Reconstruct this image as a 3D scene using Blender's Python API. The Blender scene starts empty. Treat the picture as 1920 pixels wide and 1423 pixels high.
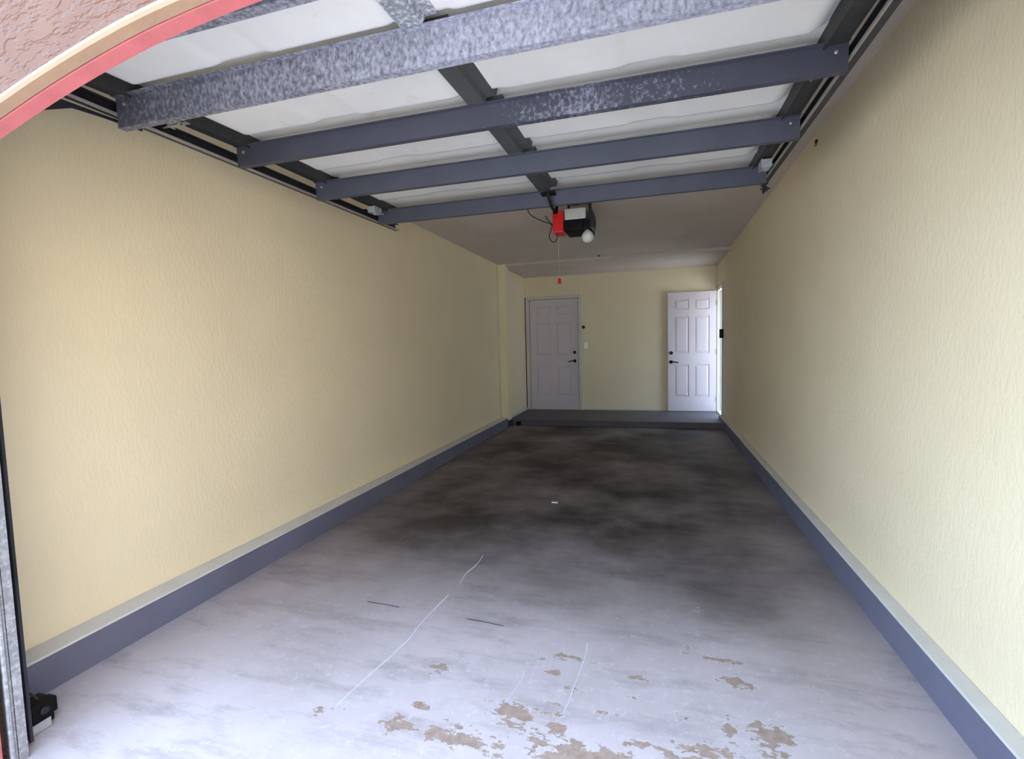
import bpy, bmesh, math, random
from mathutils import Vector, Matrix
import mathutils.noise as mnoise
random.seed(7)
scene = bpy.context.scene
COL = scene.collection

# ------------------------------------------------------------------ camera
cam_d = bpy.data.cameras.new('camera')
cam = bpy.data.objects.new('camera', cam_d); COL.objects.link(cam)
FPX = 915.118
cam_d.sensor_fit = 'HORIZONTAL'; cam_d.sensor_width = 36.0
cam_d.lens = FPX / 1920.0 * 36.0
cam_d.clip_start = 0.05
R_ = Vector((0.95953237, 0.28045635, -0.02533527))
U_ = Vector((0.00483414, 0.07355098, 0.99727974))
F_ = Vector((-0.28155687, 0.95704466, -0.06921878))
M = Matrix((R_, U_, -F_)).transposed().to_4x4()
M.translation = Vector((0, 0, 1.308))
cam.matrix_world = M
scene.camera = cam

# ------------------------------------------------------------------ world, sun, exposure
world = bpy.data.worlds.new('world'); scene.world = world
world.use_nodes = True
wn, wl = world.node_tree.nodes, world.node_tree.links
wn.clear()
wo = wn.new('ShaderNodeOutputWorld'); bg = wn.new('ShaderNodeBackground')
tc = wn.new('ShaderNodeTexCoord'); sep = wn.new('ShaderNodeSeparateXYZ')
cr = wn.new('ShaderNodeValToRGB')
cr.color_ramp.elements[0].position = 0.0; cr.color_ramp.elements[0].color = (0.66, 0.82, 1.0, 1)
cr.color_ramp.elements[1].position = 0.7; cr.color_ramp.elements[1].color = (0.50, 0.70, 1.0, 1)
wl.new(tc.outputs['Generated'], sep.inputs[0]); wl.new(sep.outputs['Z'], cr.inputs[0])
wl.new(cr.outputs[0], bg.inputs['Color'])
SUN_DIR = Vector((-0.45, 0.22, 1.0)).normalized()      # towards the sun, over the building and to the left
# hazy sky: brighter around the sun, falling off smoothly all round
dp = wn.new('ShaderNodeVectorMath'); dp.operation = 'DOT_PRODUCT'; dp.inputs[1].default_value = SUN_DIR
wl.new(tc.outputs['Generated'], dp.inputs[0])
mr = wn.new('ShaderNodeMapRange'); mr.interpolation_type = 'SMOOTHSTEP'
mr.inputs['From Min'].default_value = -0.5; mr.inputs['From Max'].default_value = 1.0
mr.inputs['To Min'].default_value = 1.0; mr.inputs['To Max'].default_value = 4.0
wl.new(dp.outputs['Value'], mr.inputs['Value'])
wl.new(mr.outputs[0], bg.inputs['Strength'])
wl.new(bg.outputs[0], wo.inputs[0])

sun_d = bpy.data.lights.new('hazy_sun', 'SUN')
sun_d.energy = 5.5; sun_d.angle = math.radians(4); sun_d.color = (1.0, 0.93, 0.82)
sun = bpy.data.objects.new('hazy_sun', sun_d); COL.objects.link(sun)
sun_dir = SUN_DIR
sun.rotation_euler = sun_dir.to_track_quat('Z', 'Y').to_euler()
sun.location = sun_dir * 10

scene.view_settings.view_transform = 'Standard'
scene.view_settings.look = 'None'
scene.view_settings.gamma = 1.0
scene.view_settings.use_curve_mapping = False
scene.view_settings.exposure = 1.5

# ------------------------------------------------------------------ materials
def lin(c):
    return tuple(((x/255)/12.92 if x/255 <= 0.04045 else ((x/255+0.055)/1.055)**2.4) for x in c) + (1,)

def new_mat(name):
    m = bpy.data.materials.new(name); m.use_nodes = True
    nt = m.node_tree; b = nt.nodes['Principled BSDF']
    return m, nt, b

def N(nt, t, **kw):
    n = nt.nodes.new(t)
    for k, v in kw.items():
        if k in n.inputs: n.inputs[k].default_value = v
        else: setattr(n, k, v)
    return n

def mix(nt, fac, a, b):
    n = nt.nodes.new('ShaderNodeMix'); n.data_type = 'RGBA'
    for s, v in ((n.inputs[0], fac), (n.inputs[6], a), (n.inputs[7], b)):
        if hasattr(v, 'links') or isinstance(v, bpy.types.NodeSocket): nt.links.new(v, s)
        else: s.default_value = v
    return n.outputs[2]

def ramp(nt, src, p0, p1, c0=(0, 0, 0, 1), c1=(1, 1, 1, 1)):
    r = nt.nodes.new('ShaderNodeValToRGB')
    r.color_ramp.elements[0].position = p0; r.color_ramp.elements[0].color = c0
    r.color_ramp.elements[1].position = p1; r.color_ramp.elements[1].color = c1
    nt.links.new(src, r.inputs[0]); return r.outputs[0]

def coords(nt, scale=(1, 1, 1)):
    g = nt.nodes.new('ShaderNodeNewGeometry')
    mp = nt.nodes.new('ShaderNodeMapping'); mp.inputs['Scale'].default_value = scale
    nt.links.new(g.outputs['Position'], mp.inputs[0]); return mp.outputs[0]

def noise(nt, scale, detail=4, rough=0.55, cscale=(1, 1, 1)):
    n = N(nt, 'ShaderNodeTexNoise', Scale=scale, Detail=detail, Roughness=rough)
    nt.links.new(coords(nt, cscale), n.inputs['Vector']); return n.outputs[0]

def bump(nt, b, h, strength, dist):
    n = nt.nodes.new('ShaderNodeBump'); n.inputs['Strength'].default_value = strength
    n.inputs['Distance'].default_value = dist
    nt.links.new(h, n.inputs['Height']); nt.links.new(n.outputs[0], b.inputs['Normal'])

def simple(name, c, rough=0.6, metal=0.0, var=0.06, vs=8, bmp=0.0, bs=60, c2=None, spec=0.5):
    m, nt, b = new_mat(name)
    c = lin(c)
    c2 = lin(c2) if c2 else tuple(x*(1-var*2) for x in c[:3]) + (1,)
    col = mix(nt, ramp(nt, noise(nt, vs), 0.3, 0.7), c2, c)
    nt.links.new(col, b.inputs['Base Color'])
    b.inputs['Roughness'].default_value = rough; b.inputs['Metallic'].default_value = metal
    b.inputs['Specular IOR Level'].default_value = spec
    if bmp: bump(nt, b, noise(nt, bs), bmp, 0.01)
    return m

def wall_mat(name, c, c2, bs=60, strength=0.35, dist=0.002, cs=(1, 1, 0.45)):
    m, nt, b = new_mat(name)
    col = mix(nt, ramp(nt, noise(nt, 1.6, 3), 0.35, 0.7), lin(c), lin(c2))
    sc = ramp(nt, noise(nt, 5, 6, 0.7), 0.66, 0.78)
    col2 = mix(nt, sc, col, lin(tuple(x*0.95 for x in c)))
    nt.links.new(col2, b.inputs['Base Color'])
    b.inputs['Roughness'].default_value = 0.75
    b.inputs['Specular IOR Level'].default_value = 0.3
    h = ramp(nt, noise(nt, bs, 3, 0.6, cs), 0.42, 0.62)
    bump(nt, b, h, strength, dist)
    return m

MW = wall_mat('yellow_textured_paint', (238, 223, 190), (233, 217, 184))
MPIL = wall_mat('yellow_pilaster_paint', (238, 226, 186), (234, 222, 180), strength=0.2)
MCE = wall_mat('ceiling_paint', (206, 194, 186), (196, 184, 174), bs=22, strength=0.2, cs=(1, 1, 1))
MTRIM = simple('white_curb_paint', (214, 208, 202), 0.6, var=0.05, bmp=0.1)
MWDOOR = simple('white_door_paint', (216, 204, 208), 0.45, var=0.02, vs=3)
MFRAME = simple('white_frame_paint', (214, 208, 196), 0.5, var=0.04)
MCREAM = simple('cream_masonry_paint', (158, 128, 106), 0.7, var=0.05, bmp=0.2, bs=30)
MPINK = simple('pink_trim_paint', (164, 84, 88), 0.6, var=0.08, vs=14, bmp=0.1)
MBLACK = simple('black_plastic', (8, 7, 9), 0.6, var=0.1, spec=0.2)
MDARK = simple('dark_steel', (48, 46, 52), 0.5, 0.4, var=0.15, vs=30)
MRED = simple('red_plastic', (214, 18, 22), 0.4, var=0.05)
MLENS = simple('frosted_white_plastic', (205, 205, 200), 0.4)
MBULB = simple('frosted_glass', (226, 224, 214), 0.25)
MCORD = simple('brown_black_cable', (38, 30, 30), 0.6)
MBRONZE = simple('dark_bronze', (28, 24, 26), 0.35, 0.6)
MSWITCH = simple('white_switch_plastic', (252, 250, 246), 0.3, var=0.0)
MSLOT = simple('dark_gap_wood', (44, 26, 20), 0.9)
MSTEELL = simple('bright_galvanised_edge', (176, 172, 166), 0.4, 0.5, var=0.1, vs=40)
MLABEL = simple('grey_white_plate', (176, 178, 182), 0.5, 0.2, var=0.12, vs=50)

def stucco():
    m, nt, b = new_mat('flesh_stucco')
    col = mix(nt, ramp(nt, noise(nt, 6, 4), 0.3, 0.7), lin((96, 66, 52)), lin((105, 73, 58)))
    nt.links.new(col, b.inputs['Base Color']); b.inputs['Roughness'].default_value = 0.85
    h = ramp(nt, noise(nt, 26, 3, 0.6, (0.5, 1, 1.2)), 0.45, 0.56)
    bump(nt, b, h, 0.8, 0.006); return m
MSTUC = stucco()

def curb_mat():
    m, nt, b = new_mat('slate_blue_curb_paint')
    col = mix(nt, ramp(nt, noise(nt, 2.5, 5), 0.3, 0.7), lin((98, 98, 114)), lin((110, 111, 132)))
    chips = ramp(nt, noise(nt, 22, 4, 0.7), 0.70, 0.74)
    col = mix(nt, chips, col, lin((112, 112, 122)))
    nt.links.new(col, b.inputs['Base Color']); b.inputs['Roughness'].default_value = 0.5
    bump(nt, b, noise(nt, 14, 3), 0.25, 0.006); return m
MCURB = curb_mat()

def floor_mat(name, peel=True):
    m, nt, b = new_mat(name)
    base = mix(nt, ramp(nt, noise(nt, 1.3, 6, 0.6), 0.32, 0.68), lin((170, 156, 154)), lin((193, 178, 178)))
    # worn, dirty streaks that lie across the slab
    st = ramp(nt, noise(nt, 2.2, 8, 0.72, (0.8, 2.6, 1)), 0.50, 0.72)
    base = mix(nt, st, base, lin((146, 134, 133)))
    # fine pale scuffs
    sp = ramp(nt, noise(nt, 24, 8, 0.78), 0.54, 0.74)
    base = mix(nt, sp, base, lin((198, 188, 194)))
    if peel:
        at = nt.nodes.new('ShaderNodeAttribute'); at.attribute_name = 'peel'
        dt = nt.nodes.new('ShaderNodeAttribute'); dt.attribute_name = 'grime_shade'
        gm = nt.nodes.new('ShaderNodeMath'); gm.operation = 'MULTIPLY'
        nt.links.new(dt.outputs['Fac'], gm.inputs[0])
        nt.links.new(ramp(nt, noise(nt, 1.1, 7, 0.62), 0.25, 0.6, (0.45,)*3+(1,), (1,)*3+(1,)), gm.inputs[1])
        base = mix(nt, gm.outputs[0], base, lin((30, 26, 22)))  # dirt and the shade of the deep floor, both mixed into the colour
        nz = noise(nt, 23, 8, 0.7, (0.75, 1.3, 1))
        a = nt.nodes.new('ShaderNodeMath'); a.operation = 'ADD'
        nt.links.new(nz, a.inputs[0]); nt.links.new(at.outputs['Fac'], a.inputs[1])
        rim = ramp(nt, a.outputs[0], 0.782, 0.789)
        base = mix(nt, rim, base, lin((208, 206, 214)))
        msk = ramp(nt, a.outputs[0], 0.79, 0.80)
        bare = mix(nt, ramp(nt, noise(nt, 40, 4), 0.3, 0.7), lin((134, 112, 98)), lin((156, 136, 124)))
        base = mix(nt, msk, base, bare)
        inv = nt.nodes.new('ShaderNodeMath'); inv.operation = 'SUBTRACT'; inv.inputs[0].default_value = 1.0
        nt.links.new(msk, inv.inputs[1]); bump(nt, b, inv.outputs[0], 0.3, 0.002)
    nt.links.new(base, b.inputs['Base Color'])
    b.inputs['Roughness'].default_value = 0.6
    b.inputs['Specular IOR Level'].default_value = 0.35
    return m
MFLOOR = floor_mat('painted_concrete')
MSTEP = simple('dark_step_paint', (96, 88, 92), 0.6, var=0.15, vs=3)
MOUT = simple('driveway_concrete', (196, 190, 180), 0.8, var=0.08, vs=2)
MWHITE = None
def panel_mat():
    m, nt, b = new_mat('white_steel_skin')
    col = mix(nt, ramp(nt, noise(nt, 2.4, 5), 0.3, 0.7), lin((214, 212, 214)), lin((228, 226, 226)))
    gr = ramp(nt, noise(nt, 6, 6, 0.7), 0.62, 0.78)
    col = mix(nt, gr, col, lin((198, 190, 180)))
    nt.links.new(col, b.inputs['Base Color']); b.inputs['Roughness'].default_value = 0.5
    return m
MWHITE = panel_mat()

def galv(name, c, spang, lo, hi, cs=(1, 1, 1), rough=0.55, metal=0.25, bias=0.0, cen=None, rad=1.0):
    m, nt, b = new_mat(name)
    base = mix(nt, ramp(nt, noise(nt, 5, 5, 0.6), 0.3, 0.7), lin(tuple(x*0.9 for x in c)), lin(c))
    nz = noise(nt, 75, 5, 0.7, cs)
    big = noise(nt, 3.0, 3, 0.5)
    a = nt.nodes.new('ShaderNodeMath'); a.operation = 'MULTIPLY_ADD'
    nt.links.new(big, a.inputs[0]); a.inputs[1].default_value = 0.35; nt.links.new(nz, a.inputs[2])
    src = a.outputs[0]
    if cen is not None:           # spangle worn in one stretch of the strut
        g = nt.nodes.new('ShaderNodeNewGeometry'); s = nt.nodes.new('ShaderNodeSeparateXYZ')
        nt.links.new(g.outputs['Position'], s.inputs[0])
        d = nt.nodes.new('ShaderNodeMath'); d.operation = 'SUBTRACT'; d.inputs[1].default_value = cen
        nt.links.new(s.outputs['X'], d.inputs[0])
        e = nt.nodes.new('ShaderNodeMath'); e.operation = 'ABSOLUTE'; nt.links.new(d.outputs[0], e.inputs[0])
        f = nt.nodes.new('ShaderNodeMath'); f.operation = 'MULTIPLY_ADD'
        nt.links.new(e.outputs[0], f.inputs[0]); f.inputs[1].default_value = -0.25/rad; nt.links.new(src, f.inputs[2])
        src = f.outputs[0]
    f = ramp(nt, src, lo, hi)
    col = mix(nt, f, base, lin(spang))
    nt.links.new(col, b.inputs['Base Color'])
    b.inputs['Roughness'].default_value = rough; b.inputs['Metallic'].default_value = metal
    return m
MB1 = galv('worn_galvanised_strut', (92, 93, 106), (186, 187, 206), 0.40, 0.80, (1, 1, 0.6), cen=-0.2, rad=1.9)
MB2 = galv('blue_grey_strut_worn', (74, 75, 90), (150, 152, 170), 0.60, 0.84, (1, 1, 0.8), cen=-0.25, rad=0.55)
MB3 = galv('blue_grey_strut', (82, 85, 99), (112, 114, 128), 0.84, 0.98)
MSTILE = galv('mottled_stile_steel', (84, 86, 88), (182, 184, 184), 0.84, 0.94)
MSTILE_L = galv('bright_stile_steel', (138, 142, 150), (214, 216, 226), 0.62, 0.82)
MEND = simple('grey_end_stile', (62, 61, 62), 0.55, 0.3, var=0.12, vs=14)
MTRACK = simple('dark_track_steel', (62, 62, 70), 0.5, 0.5, var=0.2, vs=9)
MJAMBT = galv('galvanised_jamb_track', (150, 148, 152), (196, 194, 196), 0.62, 0.9, rough=0.5, metal=0.3)

# ------------------------------------------------------------------ mesh helpers
class MB:
    def __init__(s): s.bm = bmesh.new()
    def box(s, x0, x1, y0, y1, z0, z1, bev=0.0):
        vs = [s.bm.verts.new((x, y, z)) for z in (z0, z1) for y in (y0, y1) for x in (x0, x1)]
        fs = [s.bm.faces.new([vs[i] for i in q]) for q in
              ((0, 2, 3, 1), (4, 5, 7, 6), (0, 1, 5, 4), (2, 6, 7, 3), (0, 4, 6, 2), (1, 3, 7, 5))]
        if bev:
            es = list({e for f in fs for e in f.edges})
            bmesh.ops.bevel(s.bm, geom=es, offset=bev, segments=2, profile=0.5, affect='EDGES')
        return s
    def poly_extrude(s, pts, vec):
        """closed polygon pts (3D) extruded by vec"""
        v = Vector(vec)
        a = [s.bm.verts.new(p) for p in pts]; b = [s.bm.verts.new(Vector(p)+v) for p in pts]
        f1 = s.bm.faces.new(a); f2 = s.bm.faces.new(list(reversed(b)))
        n = len(a)
        for i in range(n):
            s.bm.faces.new((a[i], b[i], b[(i+1) % n], a[(i+1) % n]))
        f1.normal_update(); f2.normal_update()
        bmesh.ops.triangulate(s.bm, faces=[f1, f2])
        return s
    def sweep(s, rings, closed=True, caps=True):
        """rings: list of lists of points (same length)"""
        R = [[s.bm.verts.new(p) for p in r] for r in rings]
        n = len(R[0])
        for i in range(len(R)-1):
            for j in range(n if closed else n-1):
                k = (j+1) % n
                s.bm.faces.new((R[i][j], R[i][k], R[i+1][k], R[i+1][j]))
        if caps and closed:
            s.bm.faces.new(list(reversed(R[0]))); s.bm.faces.new(R[-1])
        return s
    def tube(s, pts, r, seg=8, caps=True):
        pts = [Vector(p) for p in pts]; rings = []
        up = Vector((0.13, 0.27, 0.95)).normalized()
        for i, p in enumerate(pts):
            d = (pts[min(i+1, len(pts)-1)] - pts[max(i-1, 0)]).normalized()
            a = d.cross(up)
            if a.length < 0.05: a = d.cross(Vector((1, 0, 0)))
            a.normalize(); b = d.cross(a).normalized(); up = b if False else up
            rr = r[i] if isinstance(r, (list, tuple)) else r
            rings.append([p + a*rr*math.cos(2*math.pi*k/seg) + b*rr*math.sin(2*math.pi*k/seg) for k in range(seg)])
        return s.sweep(rings, True, caps)
    def lathe(s, prof, c, axis='z', seg=20):
        rings = []
        for (r, h) in prof:
            ring = []
            for k in range(seg):
                a = 2*math.pi*k/seg; u, v = max(r, 1e-4)*math.cos(a), max(r, 1e-4)*math.sin(a)
                q = {'z': (u, v, h), 'y': (u, h, v), 'x': (h, u, v)}[axis]
                ring.append((c[0]+q[0], c[1]+q[1], c[2]+q[2]))
            rings.append(ring)
        return s.sweep(rings)
    def obj(s, name, mat, parent=None, smooth=False, loc=None):
        bmesh.ops.recalc_face_normals(s.bm, faces=s.bm.faces)
        me = bpy.data.meshes.new(name); s.bm.to_mesh(me); s.bm.free()
        if smooth:
            for p in me.polygons: p.use_smooth = True
        o = bpy.data.objects.new(name, me); COL.objects.link(o)
        me.materials.append(mat)
        if parent is not None:
            o.parent = parent
            o.matrix_parent_inverse = parent.matrix_world.inverted() if parent.type != 'EMPTY' else Matrix.Translation(-Vector(parent.location))
        return o

def struct(o): o['kind'] = 'structure'; return o
def tag(o, label, cat, group=None):
    o['label'] = label; o['category'] = cat
    if group: o['group'] = group
    return o
def thing(name, label, cat, loc, group=None):
    o = bpy.data.objects.new(name, None); COL.objects.link(o); o.location = loc
    o.empty_display_size = 0.1
    return tag(o, label, cat, group)
def catmull(P, n=8):
    P = [Vector(p) for p in P]; out = []
    for i in range(len(P)-1):
        p0, p1, p2, p3 = P[max(i-1, 0)], P[i], P[i+1], P[min(i+2, len(P)-1)]
        for k in range(n):
            t = k/n
            out.append(0.5*((2*p1)+(p2-p0)*t+(2*p0-5*p1+4*p2-p3)*t*t+(3*p1-p0-3*p2+p3)*t**3))
    out.append(P[-1]); return out

# ------------------------------------------------------------------ dimensions
XL, XR = -2.40, 1.01           # wall faces
CL, CR = -2.288, 0.950         # curb faces
YF, YB = 0.97, 8.97            # inside of front wall, back wall
YS = 7.70; ZS = 0.092          # step
ZC, ZC2 = 2.60, 2.565          # ceilings
YP = 7.49                      # pilaster

# ------------------------------------------------------------------ floor with peel attribute
peels = [ # x, y, rx, ry, strength
 (.36,1.70,.07,.05,.40),(-.49,1.58,.08,.05,.38),(-.34,1.57,.045,.05,.34),(-.64,1.43,.14,.045,.34),
 (.30,1.945,.07,.035,.40),(.26,2.08,.09,.02,.40),(.13,2.123,.03,.05,.34),(-.37,1.94,.08,.022,.38),
 (-.475,1.90,.035,.02,.34),(-.405,1.83,.04,.018,.42),(-.85,1.735,.05,.035,.36),(-.07,1.875,.06,.018,.36),
 (-.10,1.783,.035,.02,.32),(.235,1.69,.025,.06,.36),(-.21,1.46,.16,.05,.40),(.16,2.25,.035,.06,.30),
 (.078,1.72,.025,.04,.30),(-.86,1.43,.06,.04,.34),(-.82,1.53,.06,.014,.38),(-.235,1.94,.07,.02,.26),
 (.15,1.52,.13,.09,.34),(.174,2.46,.04,.05,.28),(-.36,1.66,.04,.02,.30),(-.42,1.50,.05,.03,.30),(.34,1.56,.05,.1,.34),
 (-.55,2.0,.05,.02,.27),(-.70,2.02,.05,.02,.27),(-.3,1.75,.04,.03,.3),(-.05,1.55,.08,.04,.25),(-1.15,1.42,.08,.03,.25),
 (.33,2.2,.02,.02,.28),(.03,2.0,.03,.02,.25),(-.16,1.66,.05,.02,.28),(-.9,1.9,.03,.03,.24)]
nx, ny = 100, 250
y0f, y1f = 0.80, YS+0.02
verts, faces, pk, gr = [], [], [], []
for j in range(ny+1):
    t = j/ny; y = y0f + (y1f-y0f)*(t**1.6)
    for i in range(nx+1):
        x = CL-0.05 + (CR-CL+0.10)*i/nx
        verts.append((x, y, 0))
        v = 0.0
        for (px, py, rx, ry, s) in peels:
            d = ((x-px)/rx)**2 + ((y-py)/ry)**2
            if d < 9: v = max(v, s*math.exp(-d*0.45))
        base = 0.078*max(0, 1-max(0, y-1.0)/1.3)
        pk.append(v + base)
        # dirt plus painted shade: colour darkens with depth, standing in for light falloff
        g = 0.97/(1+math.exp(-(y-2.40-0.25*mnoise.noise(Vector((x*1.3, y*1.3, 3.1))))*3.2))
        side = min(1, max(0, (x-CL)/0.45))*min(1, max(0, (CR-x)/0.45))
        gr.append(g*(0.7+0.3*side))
for j in range(ny):
    for i in range(nx):
        a = j*(nx+1)+i; faces.append((a, a+1, a+nx+2, a+nx+1))
me = bpy.data.meshes.new('floor'); me.from_pydata(verts, [], faces)
at = me.attributes.new('peel', 'FLOAT', 'POINT'); at.data.foreach_set('value', pk)
at = me.attributes.new('grime_shade', 'FLOAT', 'POINT'); at.data.foreach_set('value', gr)
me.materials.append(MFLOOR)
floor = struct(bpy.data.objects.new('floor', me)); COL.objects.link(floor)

def ribbon(name, pts, w, mat, z=0.0012):
    pts = [Vector((p[0], p[1], z)) for p in pts]
    pts = catmull(pts, 6); rings = []
    for i, p in enumerate(pts):
        d = (pts[min(i+1, len(pts)-1)]-pts[max(i-1, 0)]).normalized(); n = Vector((-d.y, d.x, 0))
        jit = 0.003*mnoise.noise(p*14)
        ww = w*(0.6+0.8*abs(mnoise.noise(p*9)))*(0.4 if i in (0, len(pts)-1) else 1)
        rings.append([p+n*(jit+ww/2), p+n*(jit-ww/2), p+n*(jit-ww/2)-Vector((0, 0, z)), p+n*(jit+ww/2)-Vector((0, 0, z))])
    return MB().sweep(rings).obj(name, mat, floor)
MCRACK = simple('pale_crack_filler', (196, 192, 200), 0.8)
MSCR = simple('dark_scratch', (84, 82, 88), 0.8)
ribbon('crack', [(-1.135,1.45),(-1.115,1.60),(-1.074,1.86),(-1.075,2.05),(-1.055,2.30)], .0065, MCRACK)
ribbon('crack', [(-1.045,2.42),(-1.055,2.55),(-1.035,2.66),(-1.04,2.80)], .006, MCRACK)
ribbon('crack', [(-.318,1.62),(-.30,1.80),(-.287,1.98),(-.29,2.06)], .004, MCRACK)
ribbon('crack', [(-.535,1.62),(-.515,1.72),(-.506,1.82)], .003, MCRACK)
ribbon('crack', [(-.475,1.74),(-.47,1.85),(-.475,1.95)], .0025, MCRACK)
ribbon('scratch', [(-1.443,2.132),(-1.35,2.13),(-1.248,2.122)], .010, MSCR)
ribbon('scratch', [(-.878,2.107),(-.78,2.10),(-.687,2.092)], .009, MSCR)

# driveway outside, and an added unseen wall blocking right-hand sky and bouncing warm light
struct(MB().box(2.6, 2.8, -5.5, 0.87, -0.1, 3.3).obj('wall_bounce_added', simple('warm_bounce_wall', (226, 204, 176), 0.8)))
struct(MB().box(-14, 14, -16, 20, -0.30, -0.015).obj('ground', MOUT))

# ------------------------------------------------------------------ shell
T = 0.18
struct(MB().box(XL-T, XL, YF-0.02, YB+T, -0.1, ZC+0.15).obj('wall_left', MW))
DY0, DY1, DZ = 8.23, 8.945, 2.16     # doorway in the right wall
w = MB()
w.box(XR, XR+T, YF-0.02, DY0, -0.1, ZC+0.15)
w.box(XR, XR+T, DY0, DY1, DZ, ZC+0.15)
w.box(XR, XR+T, DY1, YB+T, -0.1, ZC+0.15)
w.box(XR, XR+T, DY0, DY1, -0.1, ZS)
struct(w.obj('wall_right', MW))
BX0, BX1, BZ = -2.295, -1.335, 2.165
w = MB()
w.box(XL, BX0, YB, YB+T, -0.1, ZC+0.15)
w.box(BX0, BX1, YB, YB+T, BZ, ZC+0.15)
w.box(BX1, XR, YB, YB+T, -0.1, ZC+0.15)
struct(w.obj('wall_back', MW))
w = MB()
zl, zr = 2.598, 2.655
w.sweep([[(XL-T, YF, zl), (XR+T, YF, zr), (XR+T, YF, ZC+0.2), (XL-T, YF, ZC+0.2)],
         [(XL-T, YP, 2.594), (XR+T, YP, 2.608), (XR+T, YP, ZC+0.2), (XL-T, YP, ZC+0.2)]])
w.box(XL-T, XR+T, YP, YB+T, ZC2, ZC+0.2)
struct(w.obj('ceiling', MCE))

# front wall with the segmental arch
AP = [(0,2.085),(.148,2.075),(.283,2.063),(.446,2.043),(.622,2.010),(.818,1.964),(1.036,1.903),(1.16,1.862),(1.295,1.812)]
XC = -0.675
def arch_path(d=0.0):
    pts = []
    half = AP[-1][0]
    L = [(-x, z) for x, z in reversed(AP)] + AP[1:]
    P = catmull([(x, 0, z) for x, z in L], 5)
    P = [(XC+p.x, p.z) for p in P]
    # offset outwards by d
    out = [(P[0][0]-d, -0.02)]
    for i, (x, z) in enumerate(P):
        x0, z0 = P[max(i-1, 0)]; x1, z1 = P[min(i+1, len(P)-1)]
        tx, tz = x1-x0, z1-z0; l = math.hypot(tx, tz); nxv, nzv = -tz/l, tx/l
        if i == 0: nxv, nzv = -1, 0.55
        if i == len(P)-1: nxv, nzv = 1, 0.55
        out.append((x+nxv*d, z+nzv*d))
    out.append((P[-1][0]+d, -0.02))
    return out
def ring_sweep(prof, name, mat):
    """prof: list of (y, d) closed"""
    paths = [arch_path(d) for (_, d) in prof]
    rings = [[(paths[j][i][0], prof[j][0], paths[j][i][1]) for j in range(len(prof))] for i in range(len(paths[0]))]
    return MB().sweep(rings).obj(name, mat)
def wall_outline(d):
    hole = arch_path(d)
    return [(-7, -0.1), (hole[0][0], -0.1)] + hole + [(hole[-1][0], -0.1), (5.5, -0.1), (5.5, 4.2), (-7, 4.2)]
w = MB()
w.poly_extrude([(x, 0.864, z) for x, z in wall_outline(0.018)], (0, 0.033, 0))
w.poly_extrude([(x, 0.897, z) for x, z in wall_outline(0.065)], (0, YF-0.897, 0))
struct(w.obj('wall_front', MSTUC))
struct(ring_sweep([(0.8965, 0.010), (0.8965, 0.05), (0.870, 0.05), (0.8632, 0.022), (0.8625, 0.0165), (0.8675, 0.010)], 'trim_1', MCREAM))
struct(ring_sweep([(0.93, 0.0), (0.93, 0.10), (0.900, 0.10), (0.900, 0.012), (0.902, 0.009)], 'trim_2', MPINK))

# curbs, ledges
def curb(name, x0, x1, y0, y1, h, face):
    """slightly wavy concrete curb: face is the x of the visible side"""
    n = 60; rings = []
    for i in range(n+1):
        y = y0+(y1-y0)*i/n
        wv = 0.004*mnoise.noise(Vector((y*1.7, face, 0)))
        hz = h+0.003*mnoise.noise(Vector((y*2.3, 5, face)))
        f = face+wv; o = x0 if face == x1 else x1
        sgn = 1 if face == x1 else -1
        rings.append([(o, y, -0.05), (f, y, -0.05), (f, y, hz-0.008), (f-sgn*0.007, y, hz), (o, y, hz)])
    return struct(MB().sweep(rings).obj(name, MCURB))
curb('baseboard_left', XL, CL, YF, YP, 0.143, CL)
curb('baseboard_right', CR, XR, YF, DY0-0.06, 0.143, CR)
def ledge(name, x0, x1, y0, y1):
    return struct(MB().box(x0, x1, y0, y1, 0.1395, 0.1505, 0.003).obj(name, MTRIM))
ledge('trim_3', XL, CL+0.004, YF, YP)
ledge('trim_4', CR-0.002, XR, YF, DY0-0.06)

# landing step, pilaster, corner furring
st = MB(); st.box(XL, XR, YS, YB, -0.05, ZS, 0.008)
struct(st.obj('floor_landing', MSTEP))
struct(MB().box(XL, -2.272, YP-0.004, YP+0.16, 0.10, ZC).obj('trim_5', MPIL))
struct(MB().box(XL, -2.262, YP-0.01, YP+0.17, -0.02, 0.105, 0.006).obj('trim_6', MDARK))
struct(MB().box(XL, -2.352, YP+0.16, YB, ZS-0.01, ZC2+0.01).obj('trim_7', MW))
struct(MB().box(XL, -2.33, YP+0.16, YB, 0.0, 0.125, 0.004).obj('baseboard_back', MTRIM))
struct(MB().box(-1.26, 0.20, YB-0.008, YB, ZS, ZS+0.022).obj('trim_8', MTRIM))

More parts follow.
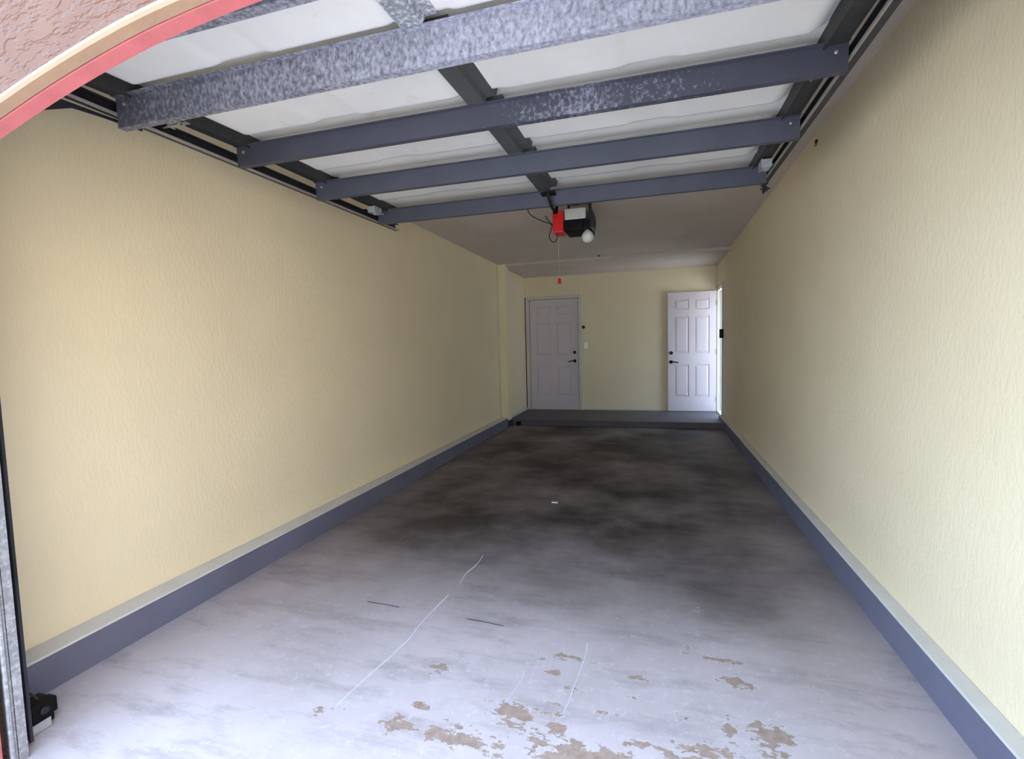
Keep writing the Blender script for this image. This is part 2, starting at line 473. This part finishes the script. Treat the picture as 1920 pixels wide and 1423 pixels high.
# ------------------------------------------------------------------ doors
def door_leaf(name, W, H, parent, loc, flip):
    """six-panel leaf; local x 0..W, front at y=-0.04 facing -y; returns leaf (child of parent)"""
    X, Y, Z = loc
    th = 0.036; rec = 0.011
    b = MB()
    b.box(X, X+W, Y, Y+th-rec, Z, Z+H)
    s = W*0.135; m_ = W*0.115
    pw = (W-2*s-m_)/2
    rows = [(0.245, 0.80), (1.00, 1.62), (1.735, 1.915)]
    k = H/2.03
    rows = [(a*k, c*k) for a, c in rows]
    yf = Y-rec; yb = Y+0.001
    b.box(X, X+s, yf, yb, Z, Z+H); b.box(X+W-s, X+W, yf, yb, Z, Z+H)
    b.box(X+s+pw, X+s+pw+m_, yf, yb, Z, Z+H)
    zz = [0]+[v for r in rows for v in r]+[H]
    for i in range(0, len(zz), 2):
        for q in (X+s, X+s+pw+m_):
            b.box(q, q+pw, yf, yb, Z+zz[i], Z+zz[i+1])
    leaf = b.obj('leaf', MWDOOR, parent)
    for (a, c) in rows:
        for q in (X+s, X+s+pw+m_):
            x0, x1, z0, z1 = q+0.014, q+pw-0.014, Z+a+0.014, Z+c-0.014
            o = 0.028
            rings = [[(x0, Y, z0), (x1, Y, z0), (x1, Y, z1), (x0, Y, z1)],
                     [(x0+.003, Y-.003, z0+.003), (x1-.003, Y-.003, z0+.003), (x1-.003, Y-.003, z1-.003), (x0+.003, Y-.003, z1-.003)],
                     [(x0+o, Y-.0095, z0+o), (x1-o, Y-.0095, z0+o), (x1-o, Y-.0095, z1-o), (x0+o, Y-.0095, z1-o)]]
            MB().sweep(rings).obj('panel', MWDOOR, leaf)
    return leaf
def hardware(parent, x, yf, zl, zd, dirx):
    b = MB(); b.lathe([(0.0, 0), (0.030, 0), (0.030, -0.008), (0.022, -0.014), (0.012, -0.016), (0.011, -0.045), (0, -0.045)], (x, yf, zl), 'y')
    b.tube(catmull([(x, yf-0.045, zl), (x+dirx*0.03, yf-0.052, zl+0.002), (x+dirx*0.075, yf-0.05, zl-0.004), (x+dirx*0.115, yf-0.046, zl-0.012)], 4),
           0.0095, 8)
    b.obj('handle', MBRONZE, parent, True)
    b = MB(); b.lathe([(0, 0), (0.031, 0), (0.031, -0.010), (0.024, -0.016), (0, -0.016)], (x, yf, zd), 'y')
    b.box(x-0.004, x+0.004, yf-0.030, yf-0.014, zd-0.013, zd+0.013)
    b.obj('deadbolt', MBRONZE, parent)

def empty_struct(name, loc):
    o = bpy.data.objects.new(name, None); COL.objects.link(o); o.location = loc; o['kind'] = 'structure'; return o

d1 = empty_struct('door_1', (-1.8, YB, ZS))
lf = door_leaf('leaf', 0.905, 2.035, d1, (-2.265, YB+0.028, ZS+0.012), False)
hardware(lf, -1.425, YB+0.017, 0.998, 1.155, -1)
f = MB()
f.box(-2.335, -2.288, YB-0.018, YB+0.0, ZS, 2.205, 0.003)      # casing left
f.box(-1.335, -1.285, YB-0.018, YB+0.0, ZS, 2.205, 0.003)
f.box(-2.288, -1.335, YB-0.018, YB+0.0, 2.155, 2.205, 0.003)
f.box(-2.295, -2.272, YB, YB+0.12, ZS, 2.165); f.box(-1.353, -1.335, YB, YB+0.12, ZS, 2.165)
f.box(-2.272, -1.353, YB, YB+0.12, 2.148, 2.165)
f.box(-2.272, -1.353, YB+0.068, YB+0.10, ZS, 2.148)    # stop / backing
f.box(-2.272, -1.353, YB-0.004, YB+0.06, ZS-0.01, ZS+0.010)
f.obj('door_frame', MFRAME, d1)
MB().box(-2.351, -2.336, YB-0.010, YB, ZS, 2.20).obj('gap', MSLOT, d1)

d2 = empty_struct('door_2', (0.98, 8.93, ZS))
lf = door_leaf('leaf', 0.775, 2.045, d2, (0.214, 8.915, ZS+0.008), True)
hardware(lf, 0.268, 8.904, 0.955, 1.112, 1)
f = MB()
f.box(XR-0.016, XR+0.001, DY0-0.055, DY0, 0.075, DZ+0.05, 0.003)
f.box(XR-0.016, XR+0.001, DY1-0.0, YB-0.002, 0.095, DZ+0.05, 0.003)
f.box(XR-0.016, XR+0.001, DY0, DY1, DZ, DZ+0.05, 0.003)
f.box(XR, XR+T, DY0-0.001, DY0+0.02, 0.09, DZ+0.001)
f.box(XR, XR+T, DY1-0.02, DY1+0.001, 0.09, DZ+0.001)
f.box(XR, XR+T, DY0, DY1, DZ-0.02, DZ+0.001)
f.box(XR+0.06, XR+0.09, DY0+0.02, DY0+0.032, 0.09, DZ-0.02)
f.box(XR+0.06, XR+0.09, DY1-0.032, DY1-0.02, 0.09, DZ-0.02)
f.obj('door_frame', MFRAME, d2)
h = MB()
for z in (0.30, 1.12, 1.95):
    h.tube([(0.996, 8.925, z-0.045), (0.996, 8.925, z+0.045)], 0.006, 8)
    h.box(0.975, 0.998, 8.903, 8.9045, z-0.045, z+0.045)
h.obj('hinge', MSTEELL, d2)
MB().box(XR+0.0, XR+0.12, DY0+0.02, DY1-0.02, ZS-0.005, ZS+0.016).obj('threshold', MTRIM, d2)

# ------------------------------------------------------------------ garage door
def S(y):
    K = [(0.9, 2.28), (1.10, 2.292), (1.47, 2.312), (2.046, 2.338), (2.643, 2.345), (3.357, 2.358), (3.6, 2.362)]
    for (a, b), (c, d) in zip(K, K[1:]):
        if y <= c: return b+(d-b)*(y-a)/(c-a)
    return K[-1][1]
DX0, DX1 = -2.005, 0.650
gd = thing('garage_door', 'open overhead garage door of white steel panels with grey struts under the ceiling', 'garage door', (XC, 2.2, 2.30))
joints = [1.02, 1.53, 2.105, 2.70, 3.55]
struts_y = [1.10, 1.4695, 2.046, 2.643, 3.357]
zb = [2.205, 2.1957, 2.2408, 2.2405, 2.255]
cols = [(-1.90, -1.45), (-1.27, -0.765), (-0.60, -0.095), (0.065, 0.535)]
def sm(t): t = max(0, min(1, t)); return t*t*(3-2*t)
def field_height(x, y, ya, yb_):
    """how far the skin bulges down at x,y for the field between ya and yb_"""
    v = 0
    e = sm((y-ya)/0.05)*sm((yb_-y)/0.040)
    X = sm((x+1.925)/0.05)*sm((0.585-x)/0.06)
    v = 0.038*e*X
    q = 0
    for (a, b) in cols:
        q = max(q, sm((x-a)/0.035)*sm((b-x)/0.035))
    v -= 0.009*(1-q)*e
    return v
for k in range(4):
    ya, yb_ = joints[k], joints[k+1]
    # field spans from just behind the previous strut to just before the next
    f0 = ya+0.012
    f1 = [1.475, 2.005, 2.53, 3.20][k]
    if k == 0: f0 = 1.13
    nxp, nyp = 150, 44
    V, Fc = [], []
    for j in range(nyp+1):
        y = ya+0.0015+(yb_-ya-0.003)*j/nyp
        for i in range(nxp+1):
            x = DX0+0.06+(DX1-DX0-0.12)*i/nxp
            hh = field_height(x, y, f0, f1)
            if k == 3: hh += 0.010*math.exp(-((y-(f1+0.022))/0.012)**2)
            V.append((x, y, S(y)+0.047-hh))
    for j in range(nyp):
        for i in range(nxp):
            a = j*(nxp+1)+i; Fc.append((a, a+nxp+1, a+nxp+2, a+1))
    # outer skin (top)
    n0 = len(V)
    xs = (DX0+0.06, DX1-0.06)
    V += [(xs[0], ya+.0015, S(ya)+0.07), (xs[1], ya+.0015, S(ya)+0.07), (xs[1], yb_-.0015, S(yb_)+0.07), (xs[0], yb_-.0015, S(yb_)+0.07)]
    Fc.append((n0, n0+1, n0+2, n0+3))
    c00, c10 = 0, nxp; c01, c11 = nyp*(nxp+1), nyp*(nxp+1)+nxp
    Fc += [(c00, c10, n0+1, n0), (c11, c01, n0+3, n0+2), (c01, c00, n0, n0+3), (c10, c11, n0+2, n0+1)]
    mp = bpy.data.meshes.new('door_section'); mp.from_pydata(V, [], Fc)
    for p in mp.polygons[:nxp*nyp]: p.use_smooth = True
    mp.materials.append(MWHITE)
    sec = bpy.data.objects.new('door_section', mp); COL.objects.link(sec)
    sec.parent = gd; sec.matrix_parent_inverse = Matrix.Translation(-gd.location)
    # end stiles
    for sx in (0, 1):
        x0, x1 = (DX0, DX0+0.075) if sx == 0 else (DX1-0.075, DX1)
        b = MB(); zz0, zz1 = S(ya)-0.004, S(yb_)-0.004
        b.sweep([[(x0, ya+.002, zz0), (x1, ya+.002, zz0), (x1, ya+.002, zz0+0.07), (x0, ya+.002, zz0+0.07)],
                 [(x0, yb_-.002, zz1), (x1, yb_-.002, zz1), (x1, yb_-.002, zz1+0.07), (x0, yb_-.002, zz1+0.07)]])
        lip = x1-0.002 if sx == 0 else x0
        b.sweep([[(lip, ya+.002, zz0-0.012), (lip+.002, ya+.002, zz0-0.012), (lip+.002, ya+.002, zz0), (lip, ya+.002, zz0)],
                 [(lip, yb_-.002, zz1-0.012), (lip+.002, yb_-.002, zz1-0.012), (lip+.002, yb_-.002, zz1), (lip, yb_-.002, zz1)]])
        b.obj('end_stile', MEND, sec)
    # centre stile between the struts: a hat channel
    ys0 = struts_y[k]+0.035; ys1 = struts_y[k+1]-0.024
    def hat(y):
        z = S(y)
        return [(-0.765, y, z+.045), (-0.758, y, z-0.004), (-0.684, y, z-0.004), (-0.672, y, z+0.014), (-0.632, y, z+0.016), (-0.624, y, z+.045)]
    MB().sweep([hat(ys0), hat(ys1)]).obj('centre_stile', MSTILE_L if k == 0 else MSTILE, sec)
    if k == 3:
        pass
# struts
smat = [MB1, MB1, MB2, MB3, MB3]
for k, y in enumerate(struts_y):
    zt = S(y)-0.002; z0 = zb[k]
    x0, x1 = DX0-0.008, DX1+0.004
    def prof(x, cut=0.0):
        t = 0.0022
        return [(x, y-0.022, zt), (x, y-0.022, zt-t*1.6), (x, y-0.002, zt-t*1.6), (x, y, z0), (x, y+0.032, z0), (x, y+0.034, zt-t*1.6), (x, y+0.056, zt-t*1.6),
                (x, y+0.056, zt), (x, y+0.032, zt), (x, y+0.0295, z0+t), (x, y+0.0025, z0+t), (x, y+0.0005, zt)]
    b = MB(); b.sweep([prof(x0), prof(x1)])
    o = b.obj('strut', smat[k], gd)
    for xb in (-1.97, 0.615):      # screw heads
        MB().lathe([(0, 0), (0.007, 0), (0.007, -0.004), (0.003, -0.006), (0, -0.006)], (xb, y-0.002, zt-0.03), 'y', 10).obj('screw', MSTEELL, o)
MB().box(DX0+0.02, DX1-0.02, 0.995, 1.02, 2.262, 2.315, 0.004).obj('bottom_seal', MBLACK, gd)

# hinges with rollers at both ends, centre hinges
def roller_hinge(y, sx, big=False):
    z = S(y)-0.012
    xe = DX0+0.010 if sx < 0 else DX1-0.010
    b = MB()
    xc = xe - sx*0.028
    b.box(xc-0.030, xc+0.030, y-0.045, y+0.045, z-0.004, z, 0.001)
    b.box(xc-0.030, xc+0.030, y-0.012, y+0.012, z-0.016, z-0.004, 0.003)
    b.box(xc-0.030, xc-0.027, y-0.018, y+0.018, z-0.030, z-0.004)
    b.box(xc+0.027, xc+0.030, y-0.018, y+0.018, z-0.030, z-0.004)
    b.lathe([(0, 0), (0.006, 0), (0.006, -0.004), (0, -0.004)], (xc-0.015, y-0.033, z-0.004), 'z', 8)
    b.lathe([(0, 0), (0.006, 0), (0.006, -0.004), (0, -0.004)], (xc+0.015, y+0.033, z-0.004), 'z', 8)
    o = b.obj('roller_hinge', MLABEL if big else MSTEELL, gd)
    xr = -2.047 if sx < 0 else 0.682
    MB().tube([(xc-sx*0.03, y, z-0.022), (xr, y, z-0.022)], 0.005, 8).obj('axle', MSTEELL, o)
    MB().lathe([(0, -0.008), (0.018, -0.008), (0.021, 0), (0.018, 0.008), (0, 0.008)], (xr, y, z-0.022), 'x', 16).obj('roller', MDARK, o)
for y in (1.68, 2.20, 2.80):
    for sx in (-1, 1): roller_hinge(y, sx)
def top_bracket(sx):
    y = 3.24; z = S(y)-0.012
    xe = (DX0+0.045) if sx < 0 else (DX1-0.030)
    b = MB()
    b.box(xe-0.028, xe+0.028, y-0.06, y+0.03, z-0.048, z-0.044, 0.001)
    b.box(xe-0.028, xe-0.024, y-0.06, y+0.03, z-0.048, z, 0.001)
    b.box(xe+0.024, xe+0.028, y-0.06, y+0.03, z-0.048, z, 0.001)
    b.box(xe-0.028, xe+0.028, y-0.062, y-0.058, z-0.05, z-0.005, 0.001)
    b.lathe([(0, 0), (0.008, 0), (0.008, -0.006), (0, -0.006)], (xe, y-0.02, z-0.048), 'z', 10)
    o = b.obj('top_roller_bracket', MLABEL, gd)
    xr = -2.047 if sx < 0 else 0.682
    MB().tube([(xe, y, z-0.022), (xr, y, z-0.022)], 0.005, 8).obj('axle', MSTEELL, o)
    MB().lathe([(0, -0.008), (0.018, -0.008), (0.021, 0), (0.018, 0.008), (0, 0.008)], (xr, y, z-0.022), 'x', 16).obj('roller', MDARK, o)
top_bracket(-1); top_bracket(1)
for k, y in enumerate(joints[1:4]):
    z = S(y+0.02)-0.006
    b = MB()
    b.box(-0.770, -0.715, y-0.005, y+0.07, z-0.006, z, 0.001)
    b.tube([(-0.775, y+0.012, z-0.008), (-0.705, y+0.012, z-0.008)], 0.007, 8)
    b.obj('centre_hinge', MDARK if k != 1 else MSTEELL, gd)

# ------------------------------------------------------------------ tracks
def track(x, inward, label, yend, zoff):
    """C channel; x = web position, inward = +1 if the channel opens towards +x"""
    loc = (x, 1.0, 0.0)
    t = thing('door_track', label, 'track', loc, None)
    r = 0.30; yv = 1.005
    path = []
    for z in [0.02+0.1*i for i in range(20)]: 
        if z < 1.97: path.append((yv, z, 0.0))
    zh0 = 2.272 + zoff
    cz = zh0 - r
    for i in range(0, 13):
        a = i/12*math.pi/2
        path.append((yv+r-r*math.cos(a), cz+r*math.sin(a), a))
    ys = [1.4+0.2*i for i in range(40)]
    for y in ys:
        if y < yend-0.05: path.append((y, zh0+(y-1.305)*0.012, math.pi/2))
    path.append((yend, zh0+(yend-1.305)*0.012, math.pi/2))
    s = inward
    def ring(prof, sub=None):
        out = []
        for (y, z, a) in (sub or path):
            # tangent (cos: z dir, sin: y dir); normal b points away from the room middle (up when horizontal, -y when vertical)
            ty, tz = math.sin(a), math.cos(a)
            ny_, nz_ = -tz, ty
            out.append([(x+s*p, y+ny_*q, z+nz_*q) for (p, q) in prof])
        return out
    tk = 0.002
    prof = [(0, -.026), (.030, -.026), (.034, -.018), (.032, -.017), (.0285, -.024), (tk, -.024), (tk, .024), (.0285, .024), (.032, .017), (.034, .018), (.030, .026), (0, .026)]
    MB().sweep(ring(prof)).obj('channel', MTRACK, t)
    MB().sweep(ring([(.0285, -.0285), (.036, -.0285), (.0375, -.019), (.035, -.018), (.034, -.0262), (.0285, -.0262)], [p for p in path if p[2] > 0.3])).obj('rolled_lip', MSTEELL, t)
    MB().sweep(ring([(.0285, -.0285), (.036, -.0285), (.0375, -.019), (.035, -.018), (.034, -.0262), (.0285, -.0262)], [p for p in path if p[2] < 0.3])).obj('lower_lip', MTRACK, t)
    # support angle on the outer side
    MB().sweep(ring([(-.004, -.012), (-.001, -.012), (-.001, .040), (-.034, .040), (-.034, .037), (-.004, .037)])).obj('angle', MDARK, t)
    # hanger strap to the ceiling, end bracket
    ze = path[-1][1]
    b = MB()
    b.box(x-s*0.008-0.0015, x-s*0.008+0.0015, yend-0.06, yend-0.03, ze-0.02, ZC, 0)
    b.box(x-s*0.008-0.018, x-s*0.008+0.018, yend-0.06, yend-0.03, ZC-0.004, ZC, 0)
    b.obj('hanger', MDARK, t)
    b = MB()
    b.box(x-0.014, x+0.014, yend-0.02, yend+0.015, ze-0.055, ze-0.028, 0.002)
    b.tube([(x+s*0.01, yend-0.005, ze-0.07), (x+s*0.01, yend-0.005, ze-0.03)], 0.006, 8)
    b.tube([(x-0.03, yend-0.005, ze-0.04), (x+0.03, yend-0.005, ze-0.04)], 0.005, 8)
    if s < 0: b.obj('end_bolt', MDARK, t)
    else: b.bm.free()
    return t
tL = track(-2.052, 1, 'dark steel door track along the yellow left wall, curving down beside the arch', 3.675, 0.0)
tR = track(0.696, -1, 'dark steel door track near the ceiling edge along the right wall', 3.62, 0.03)
# galvanised jamb angle in front of the left vertical track
b = MB()
b.box(-1.985, -1.981, 0.960, 1.000, 0.0, 1.95, 0.001)
b.box(-2.06, -1.981, 0.972, 0.976, 0.0, 1.95, 0.001)
b.tube([(-1.978, 0.958, 0.0), (-1.978, 0.958, 1.95)], 0.007, 8)
b.obj('jamb_angle', MJAMBT, tL)
for z in (0.22, 0.85, 1.5):
    MB().box(-2.06, -1.99, 0.977, 0.985, z, z+0.06, 0.002).obj('bracket', MSTEELL, tL)
b = MB()
b.box(0.62, 0.70, 0.972, 0.976, 0.0, 1.95, 0.001); b.box(0.62, 0.624, 0.96, 1.0, 0.0, 1.95, 0.001)
b.obj('jamb_angle', MJAMBT, tR)
# gusset plate on the left curve
b = MB()
g = [(1.10, 2.12), (1.22, 2.235), (1.60, 2.252), (1.60, 2.242), (1.44, 2.232), (1.34, 2.222), (1.22, 2.16), (1.14, 2.10)]
b.poly_extrude([(-2.056, y, z) for y, z in g], (-0.003, 0, 0)); b.obj('gusset', MTRACK, tL)

# ------------------------------------------------------------------ safety sensor at the left jamb
ps = thing('safety_sensor', 'small black safety sensor with pale plate low beside the left door track', 'sensor', (-2.10, 1.09, 0.0))
b = MB()
b.box(-2.150, -2.075, 1.065, 1.130, 0.012, 0.100, 0.006)
b.box(-2.135, -2.090, 1.125, 1.150, 0.030, 0.085, 0.006)
b.obj('housing', MBLACK, ps)
b = MB(); b.box(-2.072, -2.069, 1.045, 1.115, 0.0, 0.035, 0.001); b.box(-2.13, -2.069, 1.045, 1.115, 0.0, 0.003, 0.001); b.obj('mounting_plate', MLABEL, ps)
b = MB(); b.tube(catmull([(-2.10, 1.10, 0.10), (-2.13, 1.09, 0.125), (-2.17, 1.08, 0.12), (-2.20, 1.06, 0.10), (-2.2, 1.03, 0.08)], 5), 0.004, 6); b.obj('cable', MCORD, ps, True)
b = MB(); b.lathe([(0, 0), (.014, 0), (.014, .005), (.009, .006), (0, .003)], (-2.075, 1.10, 0.066), 'x', 14); b.obj('lens', MDARK, ps, True)

# ------------------------------------------------------------------ opener
OY = 4.40
op = thing('door_opener', 'black garage door opener with red end cover hanging from the ceiling', 'opener', (-0.70, OY+0.15, 2.40))
MB().box(-0.874, -0.776, OY-0.02, OY+0.16, 2.305, 2.495, 0.010).obj('red_cover', MRED, op)
b = MB(); b.box(-0.777, -0.535, OY, OY+0.30, 2.318, 2.412, 0.008); b.box(-0.70, -0.60, OY-0.012, OY+0.01, 2.335, 2.40, 0.004)
b.obj('motor_housing', MBLACK, op)
MB().box(-0.772, -0.580, OY+0.005, OY+0.28, 2.412, 2.512, 0.012).obj('light_lens', MLENS, op)
b = MB()
pts = [(-0.560, 2.535), (-0.518, 2.470), (-0.512, 2.40), (-0.522, 2.340), (-0.545, 2.318), (-0.600, 2.318), (-0.590, 2.400), (-0.562, 2.440), (-0.556, 2.500)]
b.poly_extrude([(x, OY+0.001, z) for x, z in pts], (0, 0.20, 0)); b.obj('end_plate', MDARK, op)
b = MB()
b.box(-0.775, -0.755, OY+0.20, OY+0.225, 2.50, ZC, 0); b.box(-0.575, -0.555, OY+0.20, OY+0.225, 2.50, ZC, 0)
b.box(-0.775, -0.555, OY+0.195, OY+0.23, ZC-0.006, ZC, 0)
b.obj('hanger', MDARK, op)
b = MB(); b.box(-0.700, -0.660, YF, OY+0.1, 2.552, 2.578, 0.002); b.box(-0.72, -0.64, YF, YF+0.01, 2.52, 2.59); b.obj('rail', MDARK, op)
b = MB(); b.lathe([(0, -.055), (.018, -.052), (.035, -.042), (.048, -.026), (.053, -.008), (.053, .008), (.046, .026), (.032, .042), (.020, .052), (.016, .066), (0, .066)], (-0.572, OY+0.05, 2.262), 'z', 28)
b.obj('light_bulb', MBULB, op, True)
# folded door arm from the top strut up to the rail
b = MB()
p = catmull([(-0.688, 3.300, 2.322), (-0.680, 3.31, 2.285), (-0.668, 3.315, 2.245), (-0.648, 3.32, 2.205), (-0.655, 3.42, 2.23), (-0.675, 3.70, 2.55)], 5)
rings = []
for q in p: rings.append([q+Vector(v) for v in ((-.011, -.003, 0), (.011, -.003, 0), (.011, .003, .002), (-.011, .003, .002))])
b.sweep(rings); b.box(-0.735, -0.640, 3.285, 3.352, 2.318, 2.330, 0.001)
b.lathe([(0, -.006), (.010, -.006), (.010, .004), (0, .004)], (-0.648, 3.312, 2.213), 'y', 10)
b.obj('door_arm', MBLACK, op)

def bp(u, v, y):   # a point on the plane y seen at a photo pixel (used to lay the cable out)
    d = F_ + R_*((u-960)/FPX) - U_*((v-711.5)/FPX)
    return Vector((0, 0, 1.308)) + d*(y/d.y)
cb = MB()
cb.tube(catmull([bp(986, 380, OY), bp(990, 394, OY), bp(994, 402, OY), bp(1008, 411, OY), bp(1024, 417, OY), bp(1034, 421, OY), bp(1036, 425, OY)], 5), 0.0042, 6)
cb.tube(catmull([bp(1023, 405, OY), bp(1028, 413, OY), bp(1034, 421, OY), bp(1034, 430, OY), bp(1030, 441, OY), bp(1033, 451, OY), bp(1039, 454, OY), bp(1044, 449, OY), bp(1046, 438, OY), bp(1047, 430, OY+.02)], 5), 0.0042, 6)
cb.tube(catmull([bp(1034, 421, OY), bp(1040, 420, OY), bp(1044, 419, OY+.01)], 3), 0.009, 8)
cb.obj('cable', MCORD, op, True)

# release cord with red handle
rc = thing('release_handle', 'small red pull handle on a thin cord hanging below the opener', 'handle', (-0.826, OY+0.05, 1.88))
MB().tube([bp(1046.5, 437, OY+.05), bp(1047.5, 480, OY+.05), bp(1049, 522, OY+.05)], 0.0011, 5).obj('cord', MTRIM, rc)
q = bp(1049, 527, OY+.05)
b = MB(); b.lathe([(0, .024), (.010, .022), (.016, .010), (.012, 0), (.017, -.012), (.020, -.020), (0, -.024)], q, 'z', 14); b.obj('grip', MRED, rc, True)

# ------------------------------------------------------------------ small things
sw = thing('light_switch', 'white light switch on the back wall right of the closed door', 'switch', (-1.215, YB, 1.27))
MB().box(-1.250, -1.178, YB-0.007, YB, 1.215, 1.33, 0.003).obj('cover_plate', MSWITCH, sw)
MB().box(-1.222, -1.206, YB-0.016, YB-0.006, 1.255, 1.285, 0.003).obj('toggle', MSWITCH, sw)
bz = MB(); bz.lathe([(0, 0), (.030, 0), (.030, -.012), (.018, -.020), (0, -.020)], (-1.253, YB, 1.612), 'y', 18)
tag(bz.obj('push_button', MDARK), 'small round dark button on the back wall above the light switch', 'button')
kp = thing('wall_keypad', 'small black keypad box on the right wall beside the open door', 'keypad', (XR, 8.20, 1.41))
MB().box(XR-0.05, XR, 8.13, 8.235, 1.345, 1.48, 0.006).obj('case', MBLACK, kp)
for j in range(3):
    MB().box(XR-0.035+0.0, XR-0.015, 8.126, 8.131, 1.37+0.03*j, 1.388+0.03*j, 0.001).obj('button', MDARK, kp)
rb = MB(); rb.box(-2.195, -2.12, 7.63, 7.695, 0.0, 0.062, 0.016)
tag(rb.obj('rubber_block', MBLACK, None), 'small black rubber block on the floor against the landing step', 'block')
hk = MB(); hk.lathe([(0, 0), (.022, 0), (.022, -.006), (.008, -.01), (.005, -.022), (0, -.022)], (-0.787, 7.36, ZC), 'z', 12)
tag(hk.obj('ceiling_hook', MDARK, None), 'tiny dark hook screwed into the ceiling near its far end', 'hook')
cl = MB(); cl.box(XR-0.014, XR, 3.66, 3.685, 2.56, 2.58, 0.003); cl.tube([(XR-.008, 3.672, 2.562), (XR-.008, 3.672, 2.548), (XR-.018, 3.672, 2.542)], .003, 6)
tag(cl.obj('wall_clip', MDARK, None), 'small dark clip on the right wall beside the overhead track', 'clip')
fl = MB(); fl.box(-0.83, -0.78, 3.885, 3.91, 0.0, 0.004, 0.001)
tag(fl.obj('paint_flake', MSWITCH, None), 'small pale paint flake lying in the middle of the floor', 'flake')
